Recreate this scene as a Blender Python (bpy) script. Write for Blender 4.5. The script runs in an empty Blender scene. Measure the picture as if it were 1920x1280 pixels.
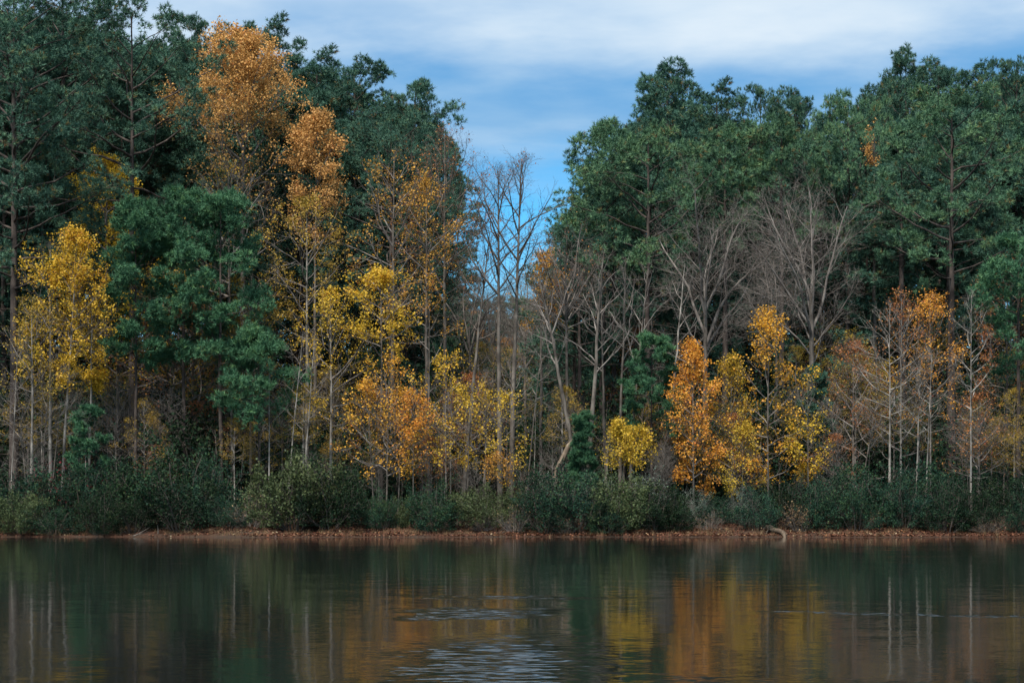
import bpy, math, random
import numpy as np

# ------------------------------------------------------------------ camera, sky, sun, exposure
SC = bpy.context.scene
COL = SC.collection
R = math.radians
F, HOR, CAMZ, CX = 3520.0, 950.0, 1.6, 960.0        # focal length in photo pixels, horizon row, eye height, centre column
cam_d = bpy.data.cameras.new('camera'); cam = bpy.data.objects.new('camera', cam_d); COL.objects.link(cam)
cam.location = (0, 0, CAMZ); cam.rotation_euler = (R(90), 0, 0)
cam_d.sensor_width = 36; cam_d.lens = F / 1920 * 36; cam_d.shift_y = (HOR - 640) / 1920
cam_d.clip_start = 0.1; cam_d.clip_end = 12000
SC.camera = cam

SUN_EL, SUN_AZ = R(60), R(205)                        # azimuth clockwise from +Y: behind the camera, a little left
W = bpy.data.worlds.new('World'); SC.world = W; W.use_nodes = True
nt = W.node_tree; nt.nodes.clear()
def N(nt, t, **k):
    n = nt.nodes.new(t)
    for a, v in k.items():
        if a.startswith('i_'): n.inputs[a[2:].replace('_', ' ')].default_value = v
        else: setattr(n, a, v)
    return n
def ramp(nt, stops, interp='LINEAR'):
    n = nt.nodes.new('ShaderNodeValToRGB'); cr = n.color_ramp; cr.interpolation = interp
    while len(cr.elements) < len(stops): cr.elements.new(0.5)
    for e, (p, c) in zip(cr.elements, stops):
        e.position = p; e.color = (*c, 1) if len(c) == 3 else c
    return n
def math_(nt, op, a, b=None, c=None, clamp=False):
    n = nt.nodes.new('ShaderNodeMath'); n.operation = op; n.use_clamp = clamp
    for i, v in enumerate((a, b, c)):
        if v is None: continue
        if isinstance(v, (int, float)): n.inputs[i].default_value = v
        else: nt.links.new(v, n.inputs[i])
    return n.outputs[0]
def build_world():
    L = nt.links.new
    out = N(nt, 'ShaderNodeOutputWorld'); bg = N(nt, 'ShaderNodeBackground'); bg.inputs['Strength'].default_value = 0.079
    sky = N(nt, 'ShaderNodeTexSky', sky_type='NISHITA', sun_disc=False, sun_elevation=SUN_EL, sun_rotation=SUN_AZ,
            air_density=1.0, dust_density=0.0, ozone_density=6.0)
    hs = N(nt, 'ShaderNodeHueSaturation'); hs.inputs['Hue'].default_value = 0.49; hs.inputs['Saturation'].default_value = 1.42; hs.inputs['Value'].default_value = 1.2
    L(sky.outputs[0], hs.inputs['Color'])
    tc = N(nt, 'ShaderNodeTexCoord'); sep = N(nt, 'ShaderNodeSeparateXYZ'); L(tc.outputs['Generated'], sep.inputs[0])
    zc = math_(nt, 'MAXIMUM', sep.outputs[2], 0.0)
    den = math_(nt, 'ADD', zc, 0.06)
    comb = N(nt, 'ShaderNodeCombineXYZ')
    L(math_(nt, 'DIVIDE', sep.outputs[0], den), comb.inputs[0]); L(math_(nt, 'DIVIDE', sep.outputs[1], den), comb.inputs[1])
    def noise(scale, detail, rough, dist, off):
        mp = N(nt, 'ShaderNodeMapping'); mp.inputs['Location'].default_value = off; L(comb.outputs[0], mp.inputs[0])
        n = N(nt, 'ShaderNodeTexNoise'); n.inputs['Scale'].default_value = scale; n.inputs['Detail'].default_value = detail
        n.inputs['Roughness'].default_value = rough; n.inputs['Distortion'].default_value = dist
        L(mp.outputs[0], n.inputs['Vector']); return n.outputs[0]
    n1 = noise(0.9, 6, 0.55, 0.0, (3.1, 1.7, 0)); n2 = noise(1.9, 6, 0.52, 0.1, (7.3, 4.2, 0))
    # thin blue-grey cloud sheet: opens towards the horizon
    e1 = math_(nt, 'MULTIPLY_ADD', n1, 0.09, zc); e1 = math_(nt, 'MULTIPLY_ADD', n2, 0.05, e1)
    thin = N(nt, 'ShaderNodeMapRange', interpolation_type='SMOOTHSTEP'); L(e1, thin.inputs[0])
    thin.inputs[1].default_value = 0.20; thin.inputs[2].default_value = 0.275
    e2 = math_(nt, 'MULTIPLY_ADD', n1, 0.075, zc); e2 = math_(nt, 'MULTIPLY_ADD', n2, 0.055, e2); e2 = math_(nt, 'ADD', e2, -0.01)
    thick = N(nt, 'ShaderNodeMapRange', interpolation_type='SMOOTHSTEP'); L(e2, thick.inputs[0])
    thick.inputs[1].default_value = 0.272; thick.inputs[2].default_value = 0.315
    var = ramp(nt, [(0.34, (3.3, 4.5, 5.9)), (0.5, (4.3, 5.3, 6.3)), (0.66, (5.3, 6.0, 6.6))]); L(n2, var.inputs[0])
    # colour ramps clamp nothing here, values above one are radiances for a 0.1 strength background
    m1 = N(nt, 'ShaderNodeMix', data_type='RGBA'); L(math_(nt, 'MULTIPLY', thin.outputs[0], 0.9), m1.inputs[0]); L(hs.outputs[0], m1.inputs[6]); tv = ramp(nt, [(0.36, (1.15, 2.75, 4.9)), (0.52, (1.9, 3.4, 5.2)), (0.68, (3.0, 4.3, 5.7))]); L(n2, tv.inputs[0]); L(tv.outputs[0], m1.inputs[7])
    m2 = N(nt, 'ShaderNodeMix', data_type='RGBA'); L(math_(nt, 'MULTIPLY', thick.outputs[0], 0.92), m2.inputs[0]); L(m1.outputs[2], m2.inputs[6]); L(var.outputs[0], m2.inputs[7])
    L(m2.outputs[2], bg.inputs[0]); L(bg.outputs[0], out.inputs[0])
build_world()
sd = bpy.data.lights.new('sun', 'SUN'); sun = bpy.data.objects.new('sun', sd); COL.objects.link(sun)
sd.energy = 3.4; sd.angle = R(8); sd.color = (1.0, 0.93, 0.82)
sun.rotation_euler = (R(90) - SUN_EL, 0, -SUN_AZ + R(180))
sun.location = (0, 0, 60)
vs = SC.view_settings; vs.view_transform = 'Standard'; vs.look = 'None'; vs.exposure = 0.92; vs.gamma = 1.0
cy = SC.cycles
cy.max_bounces = 6; cy.diffuse_bounces = 3; cy.glossy_bounces = 2; cy.transmission_bounces = 2; cy.transparent_max_bounces = 4
cy.caustics_reflective = False; cy.caustics_refractive = False
cy.use_denoising = True; cy.denoiser = 'OPENIMAGEDENOISE'; cy.denoising_input_passes = 'RGB_ALBEDO_NORMAL'; cy.denoising_prefilter = 'ACCURATE'; cy.sample_clamp_indirect = 2.0; cy.sample_clamp_direct = 6.0

# ------------------------------------------------------------------ helpers
UP = np.array([0., 0., 1.])
def unit(v): return v / np.maximum(np.linalg.norm(v, axis=-1, keepdims=True), 1e-9)
def XP(px, Y): return (px - CX) / F * Y
def ZP(py, Y): return CAMZ + (HOR - py) / F * Y
def shore(x): return 100 + 0.5 * np.sin(x * 0.21 + 1) + 0.35 * np.sin(x * 0.53 + 0.4) + 0.18 * np.sin(x * 1.37) + 0.1 * np.sin(x * 3.1 + 2)
def ground(x, y):
    x = np.asarray(x, float); y = np.asarray(y, float)
    d = y - shore(x)
    z = np.interp(d, [-99, -96.5, -94, -20, -4, -0.6, 0.3, 1.0, 3, 15, 60, 150, 400, 3000],
                  [0.9, 0.3, -1.6, -1.8, -1.2, -0.16, 0.07, 0.16, 0.45, 1.3, 7.6, 11, 13, 16])
    b = 0.10 * np.sin(x * 0.9 + y * 0.7) + 0.07 * np.sin(x * 1.9 - y * 1.3 + 1.1) + 0.03 * np.sin(4.1 * x + 3.3 * y)
    return z + b * np.clip((d - 0.2) / 3, 0, 1)
def mesh(name, V, faces, tint=None, mat=None, smooth=False):
    """faces: list of int arrays (n,k)"""
    me = bpy.data.meshes.new(name)
    V = np.ascontiguousarray(V, np.float32)
    me.vertices.add(len(V)); me.vertices.foreach_set('co', V.ravel())
    li = np.concatenate([f.ravel() for f in faces]).astype(np.int32)
    tot = np.concatenate([np.full(len(f), f.shape[1]) for f in faces])
    st = np.concatenate([[0], np.cumsum(tot)[:-1]]).astype(np.int32)
    me.loops.add(len(li)); me.loops.foreach_set('vertex_index', li)
    me.polygons.add(len(st)); me.polygons.foreach_set('loop_start', st)
    if smooth: me.polygons.foreach_set('use_smooth', np.ones(len(st), bool))
    me.update(calc_edges=True)
    if tint is not None:
        a = me.attributes.new('tint', 'FLOAT', 'POINT'); a.data.foreach_set('value', np.ascontiguousarray(tint, np.float32))
    if mat: me.materials.append(mat)
    return me
class Acc:
    def __init__(s): s.V = []; s.Fq = []; s.Ft = []; s.T = []; s.n = 0
    def tubes(s, P, rad, sides):
        n, K = P.shape[:2]
        T = np.empty_like(P); T[:, 1:-1] = P[:, 2:] - P[:, :-2]; T[:, 0] = P[:, 1] - P[:, 0]; T[:, -1] = P[:, -1] - P[:, -2]
        T = unit(T)
        ref = np.where(np.abs(T[:, :1, 2:3]) > 0.8, np.array([1., 0, 0]), UP)
        a = unit(np.cross(T, np.broadcast_to(ref, T.shape))); b = np.cross(T, a)
        th = np.arange(sides) / sides * 2 * np.pi
        ring = P[:, :, None] + rad[:, :, None, None] * (np.cos(th)[None, None, :, None] * a[:, :, None] + np.sin(th)[None, None, :, None] * b[:, :, None])
        idx = s.n + np.arange(n * K * sides).reshape(n, K, sides)
        q = np.stack([idx[:, :-1], np.roll(idx[:, :-1], -1, 2), np.roll(idx[:, 1:], -1, 2), idx[:, 1:]], -1).reshape(-1, 4)
        s.V.append(ring.reshape(-1, 3)); s.Fq.append(q); s.n += n * K * sides
        s.T.append(np.zeros(n * K * sides))
    def quads(s, Q, tint):
        n = len(Q); s.V.append(Q.reshape(-1, 3)); s.Fq.append(s.n + np.arange(n * 4).reshape(n, 4)); s.n += 4 * n; s.T.append(np.repeat(tint, 4))
    def tris(s, Q, tint):
        n = len(Q); s.V.append(Q.reshape(-1, 3)); s.Ft.append(s.n + np.arange(n * 3).reshape(n, 3)); s.n += 3 * n; s.T.append(np.repeat(tint, 3))
    def make(s, name, mat, smooth=False):
        return mesh(name, np.concatenate(s.V), ([np.concatenate(s.Fq)] if s.Fq else []) + ([np.concatenate(s.Ft)] if s.Ft else []), np.concatenate(s.T), mat, smooth)
def link(name, me, parent=None):
    o = bpy.data.objects.new(name, me); COL.objects.link(o); o.parent = parent; return o
def tag(o, label, cat, group=None):
    o['label'] = label; o['category'] = cat
    if group: o['group'] = group
    return o
def empty(name, loc, label, cat, group=None):
    o = bpy.data.objects.new(name, None); COL.objects.link(o); o.location = loc; o.empty_display_size = 0.3
    return tag(o, label, cat, group)
def copy_tree(src, loc, rz, sc, label, group=None, tilt=0):
    def cp(o, par):
        c = o.copy(); COL.objects.link(c); c.parent = par
        for ch in o.children: cp(ch, c)
        return c
    r = cp(src, None); r.location = loc; r.rotation_euler = (tilt, 0, rz); r.scale = sc if isinstance(sc, tuple) else (sc,) * 3
    r['label'] = label
    if group: r['group'] = group
    elif 'group' in r: del r['group']
    return r

# ------------------------------------------------------------------ materials
def mat_leaf(name, stops, trans=0.3, gloss=0.015, rough=0.6, objvar=0.07):
    m = bpy.data.materials.new(name); m.use_nodes = True; t = m.node_tree; t.nodes.clear(); L = t.links.new
    out = N(t, 'ShaderNodeOutputMaterial'); at = N(t, 'ShaderNodeAttribute', attribute_name='tint')
    cr = ramp(t, stops); L(at.outputs['Fac'], cr.inputs[0])
    oi = N(t, 'ShaderNodeObjectInfo'); hs = N(t, 'ShaderNodeHueSaturation')
    L(math_(t, 'MULTIPLY_ADD', oi.outputs['Random'], objvar * 0.12, 0.5 - objvar * 0.06), hs.inputs['Hue'])
    L(math_(t, 'MULTIPLY_ADD', oi.outputs['Random'], objvar * 2.5, 1 - objvar * 1.25), hs.inputs['Value'])
    L(cr.outputs[0], hs.inputs['Color'])
    d = N(t, 'ShaderNodeBsdfDiffuse'); tr = N(t, 'ShaderNodeBsdfTranslucent'); L(hs.outputs[0], d.inputs[0]); L(hs.outputs[0], tr.inputs[0])
    mx = N(t, 'ShaderNodeMixShader'); mx.inputs[0].default_value = trans; L(d.outputs[0], mx.inputs[1]); L(tr.outputs[0], mx.inputs[2])
    g = N(t, 'ShaderNodeBsdfGlossy'); g.inputs['Roughness'].default_value = rough; g.inputs[0].default_value = (1, 1, 1, 1)
    m2 = N(t, 'ShaderNodeMixShader'); m2.inputs[0].default_value = gloss; L(mx.outputs[0], m2.inputs[1]); L(g.outputs[0], m2.inputs[2])
    L(m2.outputs[0], out.inputs[0]); return m
def mat_bark(name, c1, c2, c3, scale=6):
    m = bpy.data.materials.new(name); m.use_nodes = True; t = m.node_tree; L = t.links.new
    p = t.nodes['Principled BSDF']; p.inputs['Roughness'].default_value = 0.9; p.inputs['Specular IOR Level'].default_value = 0.15
    tc = N(t, 'ShaderNodeTexCoord'); mp = N(t, 'ShaderNodeMapping'); mp.inputs['Scale'].default_value = (1, 1, 0.22); L(tc.outputs['Object'], mp.inputs[0])
    n = N(t, 'ShaderNodeTexNoise'); n.inputs['Scale'].default_value = scale; n.inputs['Detail'].default_value = 5; L(mp.outputs[0], n.inputs['Vector'])
    n_ = N(t, 'ShaderNodeTexNoise'); n_.inputs['Scale'].default_value = 1.3; n_.inputs['Detail'].default_value = 3; L(tc.outputs['Object'], n_.inputs['Vector'])
    cr = ramp(t, [(0.34, c1), (0.5, c2), (0.66, c3)]); L(math_(t, 'MULTIPLY_ADD', n_.outputs[0], 0.9, math_(t, 'MULTIPLY_ADD', n.outputs[0], 0.7, -0.3)), cr.inputs[0]); L(cr.outputs[0], p.inputs['Base Color'])
    b = N(t, 'ShaderNodeBump'); b.inputs['Strength'].default_value = 0.7; b.inputs['Distance'].default_value = 0.03; L(n.outputs[0], b.inputs['Height']); L(b.outputs[0], p.inputs['Normal'])
    return m
M = {}
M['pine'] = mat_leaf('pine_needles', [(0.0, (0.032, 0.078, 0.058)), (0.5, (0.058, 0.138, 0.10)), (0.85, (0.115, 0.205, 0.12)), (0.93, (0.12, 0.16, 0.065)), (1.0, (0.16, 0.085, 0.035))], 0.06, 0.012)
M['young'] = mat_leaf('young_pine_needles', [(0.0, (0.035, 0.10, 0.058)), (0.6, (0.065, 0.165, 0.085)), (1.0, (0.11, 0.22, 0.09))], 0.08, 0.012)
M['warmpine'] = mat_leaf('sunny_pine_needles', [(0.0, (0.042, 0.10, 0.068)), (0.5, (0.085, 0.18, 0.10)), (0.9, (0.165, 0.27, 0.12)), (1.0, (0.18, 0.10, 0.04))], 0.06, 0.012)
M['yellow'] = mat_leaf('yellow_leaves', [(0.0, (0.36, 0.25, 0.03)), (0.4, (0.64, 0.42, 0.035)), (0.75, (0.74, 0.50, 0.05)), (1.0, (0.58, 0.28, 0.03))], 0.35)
M['gold'] = mat_leaf('gold_leaves', [(0.0, (0.38, 0.20, 0.03)), (0.4, (0.66, 0.34, 0.035)), (0.7, (0.74, 0.42, 0.05)), (1.0, (0.62, 0.20, 0.03))], 0.35)
M['orange'] = mat_leaf('orange_leaves', [(0.0, (0.46, 0.19, 0.035)), (0.45, (0.70, 0.31, 0.045)), (0.8, (0.74, 0.40, 0.055)), (1.0, (0.62, 0.18, 0.03))], 0.35)
M['tan'] = mat_leaf('tan_orange_leaves', [(0.0, (0.34, 0.19, 0.06)), (0.5, (0.58, 0.32, 0.10)), (0.85, (0.70, 0.42, 0.14)), (1.0, (0.5, 0.20, 0.06))], 0.3)
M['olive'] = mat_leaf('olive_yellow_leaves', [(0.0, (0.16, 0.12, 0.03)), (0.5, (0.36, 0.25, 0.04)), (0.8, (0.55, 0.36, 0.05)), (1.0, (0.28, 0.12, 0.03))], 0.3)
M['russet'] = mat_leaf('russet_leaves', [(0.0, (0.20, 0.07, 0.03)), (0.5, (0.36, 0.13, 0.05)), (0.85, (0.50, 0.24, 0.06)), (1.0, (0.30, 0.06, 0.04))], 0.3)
M['amber'] = mat_leaf('amber_leaves', [(0.0, (0.24, 0.13, 0.03)), (0.5, (0.46, 0.24, 0.04)), (0.8, (0.62, 0.34, 0.05)), (1.0, (0.40, 0.13, 0.04))], 0.3)
M['lime'] = mat_leaf('yellow_green_leaves', [(0.0, (0.26, 0.20, 0.03)), (0.5, (0.54, 0.37, 0.035)), (1.0, (0.68, 0.42, 0.05))], 0.35)
M['red'] = mat_leaf('crimson_leaves', [(0.0, (0.16, 0.02, 0.025)), (1.0, (0.30, 0.03, 0.045))], 0.3)
M['bush'] = mat_leaf('dark_shrub_leaves', [(0.0, (0.007, 0.024, 0.018)), (0.5, (0.015, 0.042, 0.024)), (0.9, (0.038, 0.080, 0.034)), (1.0, (0.06, 0.09, 0.035))], 0.2, 0.006, objvar=0.4)
M['bush2'] = mat_leaf('olive_shrub_leaves', [(0.0, (0.04, 0.06, 0.028)), (0.5, (0.07, 0.10, 0.04)), (1.0, (0.12, 0.14, 0.055))], 0.25, 0.012)
M['silver'] = mat_leaf('silver_shrub_leaves', [(0.0, (0.07, 0.11, 0.085)), (0.6, (0.13, 0.18, 0.15)), (1.0, (0.28, 0.30, 0.26))], 0.25, 0.012)
M['litter'] = mat_leaf('fallen_leaves', [(0.0, (0.05, 0.02, 0.014)), (0.45, (0.11, 0.048, 0.03)), (0.8, (0.19, 0.08, 0.045)), (0.95, (0.30, 0.15, 0.07)), (1.0, (0.42, 0.32, 0.2))], 0.1)
M['straw'] = mat_leaf('dry_grass', [(0.0, (0.13, 0.075, 0.04)), (0.6, (0.24, 0.15, 0.08)), (1.0, (0.34, 0.25, 0.13))], 0.2)
M['pinebark'] = mat_bark('pine_bark', (0.03, 0.025, 0.024), (0.058, 0.047, 0.043), (0.105, 0.085, 0.075), 5)
M['grey'] = mat_bark('grey_bark', (0.06, 0.052, 0.046), (0.115, 0.10, 0.088), (0.19, 0.168, 0.148), 5)
M['pale'] = mat_bark('pale_bark', (0.09, 0.082, 0.073), (0.21, 0.193, 0.173), (0.40, 0.37, 0.335), 5)
M['twig'] = mat_bark('twig_bark', (0.10, 0.087, 0.08), (0.165, 0.146, 0.135), (0.24, 0.217, 0.20), 5)
M['dtwig'] = mat_bark('dark_twig_bark', (0.06, 0.05, 0.045), (0.10, 0.085, 0.075), (0.15, 0.125, 0.11), 5)
M['rot'] = mat_bark('weathered_wood', (0.08, 0.06, 0.045), (0.15, 0.115, 0.085), (0.27, 0.215, 0.165), 9)

# ------------------------------------------------------------------ tree growth
def poly(rng, p, d, Lg, K, up, wob):
    n = len(p); out = np.empty((n, K, 3)); out[:, 0] = p; st = (Lg / (K - 1))[:, None]; d = d.copy()
    for k in range(1, K):
        out[:, k] = out[:, k - 1] + d * st
        d = unit(d + up * UP + wob * rng.standard_normal((n, 3)))
    return out
def grow(rng, P, rad, n, t0, t1, a0, a1, Lfn, K, up=0.0, wob=0.1, rc=0.012, flat=1.0, rmin=0.004):
    Np, Kp = P.shape[:2]; idx = np.repeat(np.arange(Np), n); m = len(idx); j = np.tile(np.arange(n), Np)
    t = t0 + (t1 - t0) * (j + rng.random(m)) / n
    f = t * (Kp - 1); i = np.clip(f.astype(int), 0, Kp - 2); u = (f - i)[:, None]
    pos = P[idx, i] * (1 - u) + P[idx, i + 1] * u
    tan = unit(P[idx, i + 1] - P[idx, i]); rp = rad[idx, i] * (1 - u[:, 0]) + rad[idx, i + 1] * u[:, 0]
    ref = np.where(np.abs(tan[:, 2:3]) > 0.9, np.array([1., 0, 0]), UP)
    a = unit(np.cross(tan, ref)); b = np.cross(tan, a)
    phi = j * 2.39996 + (rng.random(Np) * 6.283)[idx] + rng.normal(0, 0.35, m)
    s = (t - t0) / max(t1 - t0, 1e-6)
    ang = a0 + (a1 - a0) * s + rng.normal(0, 0.13, m)
    side = np.cos(phi)[:, None] * a + np.sin(phi)[:, None] * b
    if flat != 1: side = unit(side * np.array([1, 1, flat]))
    d = unit(np.cos(ang)[:, None] * tan + np.sin(ang)[:, None] * side)
    Lg = Lfn(pos, d, s, idx)
    Q = poly(rng, pos, d, Lg, K, up, wob)
    r0 = np.maximum(np.minimum(rp * 0.8, Lg * rc), rmin)
    return Q, r0[:, None] * np.linspace(1, 0.25, K)[None], Lg
def ell(c, rx, rz, pos, d):
    """distance from pos along d to the crown ellipsoid"""
    s = np.array([1 / rx, 1 / rx, 1 / rz]); o = (pos - c) * s; v = d * s
    A = (v * v).sum(1); B = (o * v).sum(1); C = (o * o).sum(1) - 1
    D = np.maximum(B * B - A * C, 0); return np.maximum((-B + np.sqrt(D)) / A, 0.0)
def clump(p, seed, k=0.9):
    r = np.random.default_rng(seed); s = 0
    for i in range(6):
        kv = r.standard_normal(3) * k * (1 + 0.35 * i); s = s + np.sin(p @ kv + r.random() * 6.28) / (1 + 0.25 * i)
    return s / 2.2
def trunk_line(rng, H, r0, K=16, wob=0.02, lean=(0, 0), rtop=0.12, flare=0.35):
    z = np.linspace(0, 1, K); P = np.zeros((1, K, 3))
    w = np.cumsum(rng.normal(0, wob * H / K, (K, 2)), 0); w -= w[0]; w -= z[:, None] * w[-1] * 0.6
    P[0, :, 0] = lean[0] * z ** 1.2 + w[:, 0]; P[0, :, 1] = lean[1] * z + w[:, 1]; P[0, :, 2] = z * H
    P[0, 0, 2] = -0.35
    rad = r0 * (1 - (1 - rtop) * z) + r0 * flare * np.exp(-z * H / 0.5)
    return P, rad[None]
def put_leaves(A, rng, P, n, size, spread, tsh, keep=None, droop=0.3, tmin=0.15):
    m0, K = P.shape[:2]; idx = np.repeat(np.arange(m0), n); m = len(idx)
    t = tmin + (1 - tmin) * rng.random(m); f = t * (K - 1); i = np.clip(f.astype(int), 0, K - 2); u = (f - i)[:, None]
    pos = P[idx, i] * (1 - u) + P[idx, i + 1] * u + rng.normal(0, spread, (m, 3))
    if keep is not None:
        k = keep(pos, rng.random(m)); pos = pos[k]; m = len(pos)
    if m == 0: return
    ax = rng.standard_normal((m, 3)); ax[:, 2] -= droop; ax = unit(ax); sd = unit(np.cross(ax, rng.standard_normal((m, 3)))); nn = np.cross(ax, sd)
    s = size * (0.45 + 0.95 * rng.random(m))[:, None]
    Q = np.stack([pos - ax * s * .5, pos + sd * s * .42 + nn * s * .10, pos + ax * s * .55, pos - sd * s * .42 + nn * s * .10], 1)
    tint = np.clip(0.5 + 0.22 * clump(pos, tsh, 1.2) + rng.normal(0, 0.22, m), 0, 1)
    A.quads(Q, tint)
def put_needles(A, rng, E, D, n, ln, w, shoot, tsh, brown=0.05):
    m0 = len(E); idx = np.repeat(np.arange(m0), n); m = len(idx)
    d = D[idx]; th = rng.random(m) * 6.283; s = rng.random(m)
    ref = np.where(np.abs(d[:, 2:3]) > 0.9, np.array([1., 0, 0]), UP); a = unit(np.cross(d, ref)); b = np.cross(d, a)
    ang = np.radians(78 - 52 * s + rng.normal(0, 9, m))
    nd = unit(np.cos(ang)[:, None] * d + np.sin(ang)[:, None] * (np.cos(th)[:, None] * a + np.sin(th)[:, None] * b))
    base = E[idx] + d * (shoot * (s - 0.75))[:, None]
    L_ = (ln * (0.75 + 0.5 * rng.random(m)))[:, None]
    sd = unit(np.cross(nd, rng.standard_normal((m, 3)))) * w
    Q = np.stack([base - sd, base + sd, base + nd * L_], 1)
    tu = np.clip(0.42 + 0.2 * clump(E, tsh, 0.8) + rng.normal(0, 0.16, m0), 0, 0.9)
    br = rng.random(m0) < brown; tu[br] = 0.97
    A.tris(Q, np.clip(tu[idx] + rng.normal(0, 0.05, m), 0, 1))

def pine_mesh(seed, H, z0, Rw, r0=0.2, lean=(0, 0), mat='pine', dens=1.0, need=15, shoots=13, puff=0.49, nl=0.25, w=0.0195, flatb=0.55, dead=10):
    rng = np.random.default_rng(seed)
    P, rad = trunk_line(rng, H * 0.985, r0, 18, 0.012, lean)
    T = Acc(); T.tubes(P, rad, 9)
    C = Acc(); ch = H - z0; cc = np.array([lean[0] * .8, lean[1] * .8, z0 + ch * 0.36]); rz = ch * 0.66
    n1 = max(14, int(ch * 2.3 * dens))
    def l1(pos, d, s, idx): return np.maximum(ell(cc, Rw, rz, pos, d), 0.5) * (0.74 + 0.27 * rng.random(len(pos)))
    B1, R1, L1 = grow(rng, P, rad, n1, max(z0 / H, 0.03), 0.97, R(86), R(50), l1, 8, 0.06, 0.12, 0.014)
    C.tubes(B1, R1, 5)
    B2, R2, L2 = grow(rng, B1, R1, 4, 0.38, 0.99, R(60), R(42), lambda p, d, s, i: np.clip(L1[i] * (0.38 - 0.14 * s) * (0.7 + 0.6 * rng.random(len(p))), 0.3, 1.8), 5, 0.13, 0.12, 0.012, flatb)
    C.tubes(B2, R2, 3)
    B3, R3, L3 = grow(rng, B2, R2, 1, 0.3, 0.7, R(55), R(40), lambda p, d, s, i: np.clip(L2[i] * 0.5 * (0.6 + 0.7 * rng.random(len(p))), 0.2, 0.8), 3, 0.2, 0.1, 0.010, 0.8)
    C.tubes(B3, R3, 3)
    if dead:
        Bd, Rd, Ld = grow(rng, P, rad, dead, 0.25 * z0 / H, z0 / H, R(95), R(80), lambda p, d, s, i: 0.4 + 1.8 * rng.random(len(p)) * Rw / 4, 5, -0.02, 0.14, 0.010)
        C.tubes(Bd, Rd, 4)
        Be, Re, _ = grow(rng, Bd, Rd, 3, 0.3, 0.95, R(45), R(35), lambda p, d, s, i: Ld[i] * 0.35, 3, 0, 0.15, 0.01); C.tubes(Be, Re, 3)
    # rounded puffs of shoots at the twig ends
    E0 = np.concatenate([B3[:, -1], B2[:, -1], B1[:, -1], P[:, -1]])
    rr = np.linalg.norm((E0 - cc) * np.array([1 / Rw, 1 / Rw, 1 / rz]), axis=1)
    E0 = E0[(rr > 0.3) | (rng.random(len(E0)) < 0.35)]
    ps = puff * (0.7 + 0.6 * rng.random(len(E0))); i = np.repeat(np.arange(len(E0)), shoots); m = len(i)
    o = unit(rng.standard_normal((m, 3)) * np.array([1, 1, .8]) + np.array([0, 0, .55]))
    E = E0[i] + o * (ps[i] * (0.55 + 0.45 * rng.random(m)))[:, None] * np.array([1.1, 1.1, .8]); D = unit(o + 0.25 * UP)
    Fo = Acc(); put_needles(Fo, rng, E, D, need, nl, w, 0.16, seed + 5)
    return T.make('trunk', M['pinebark'], True), C.make('crown', M['pinebark']), Fo.make('foliage', M[mat])

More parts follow.
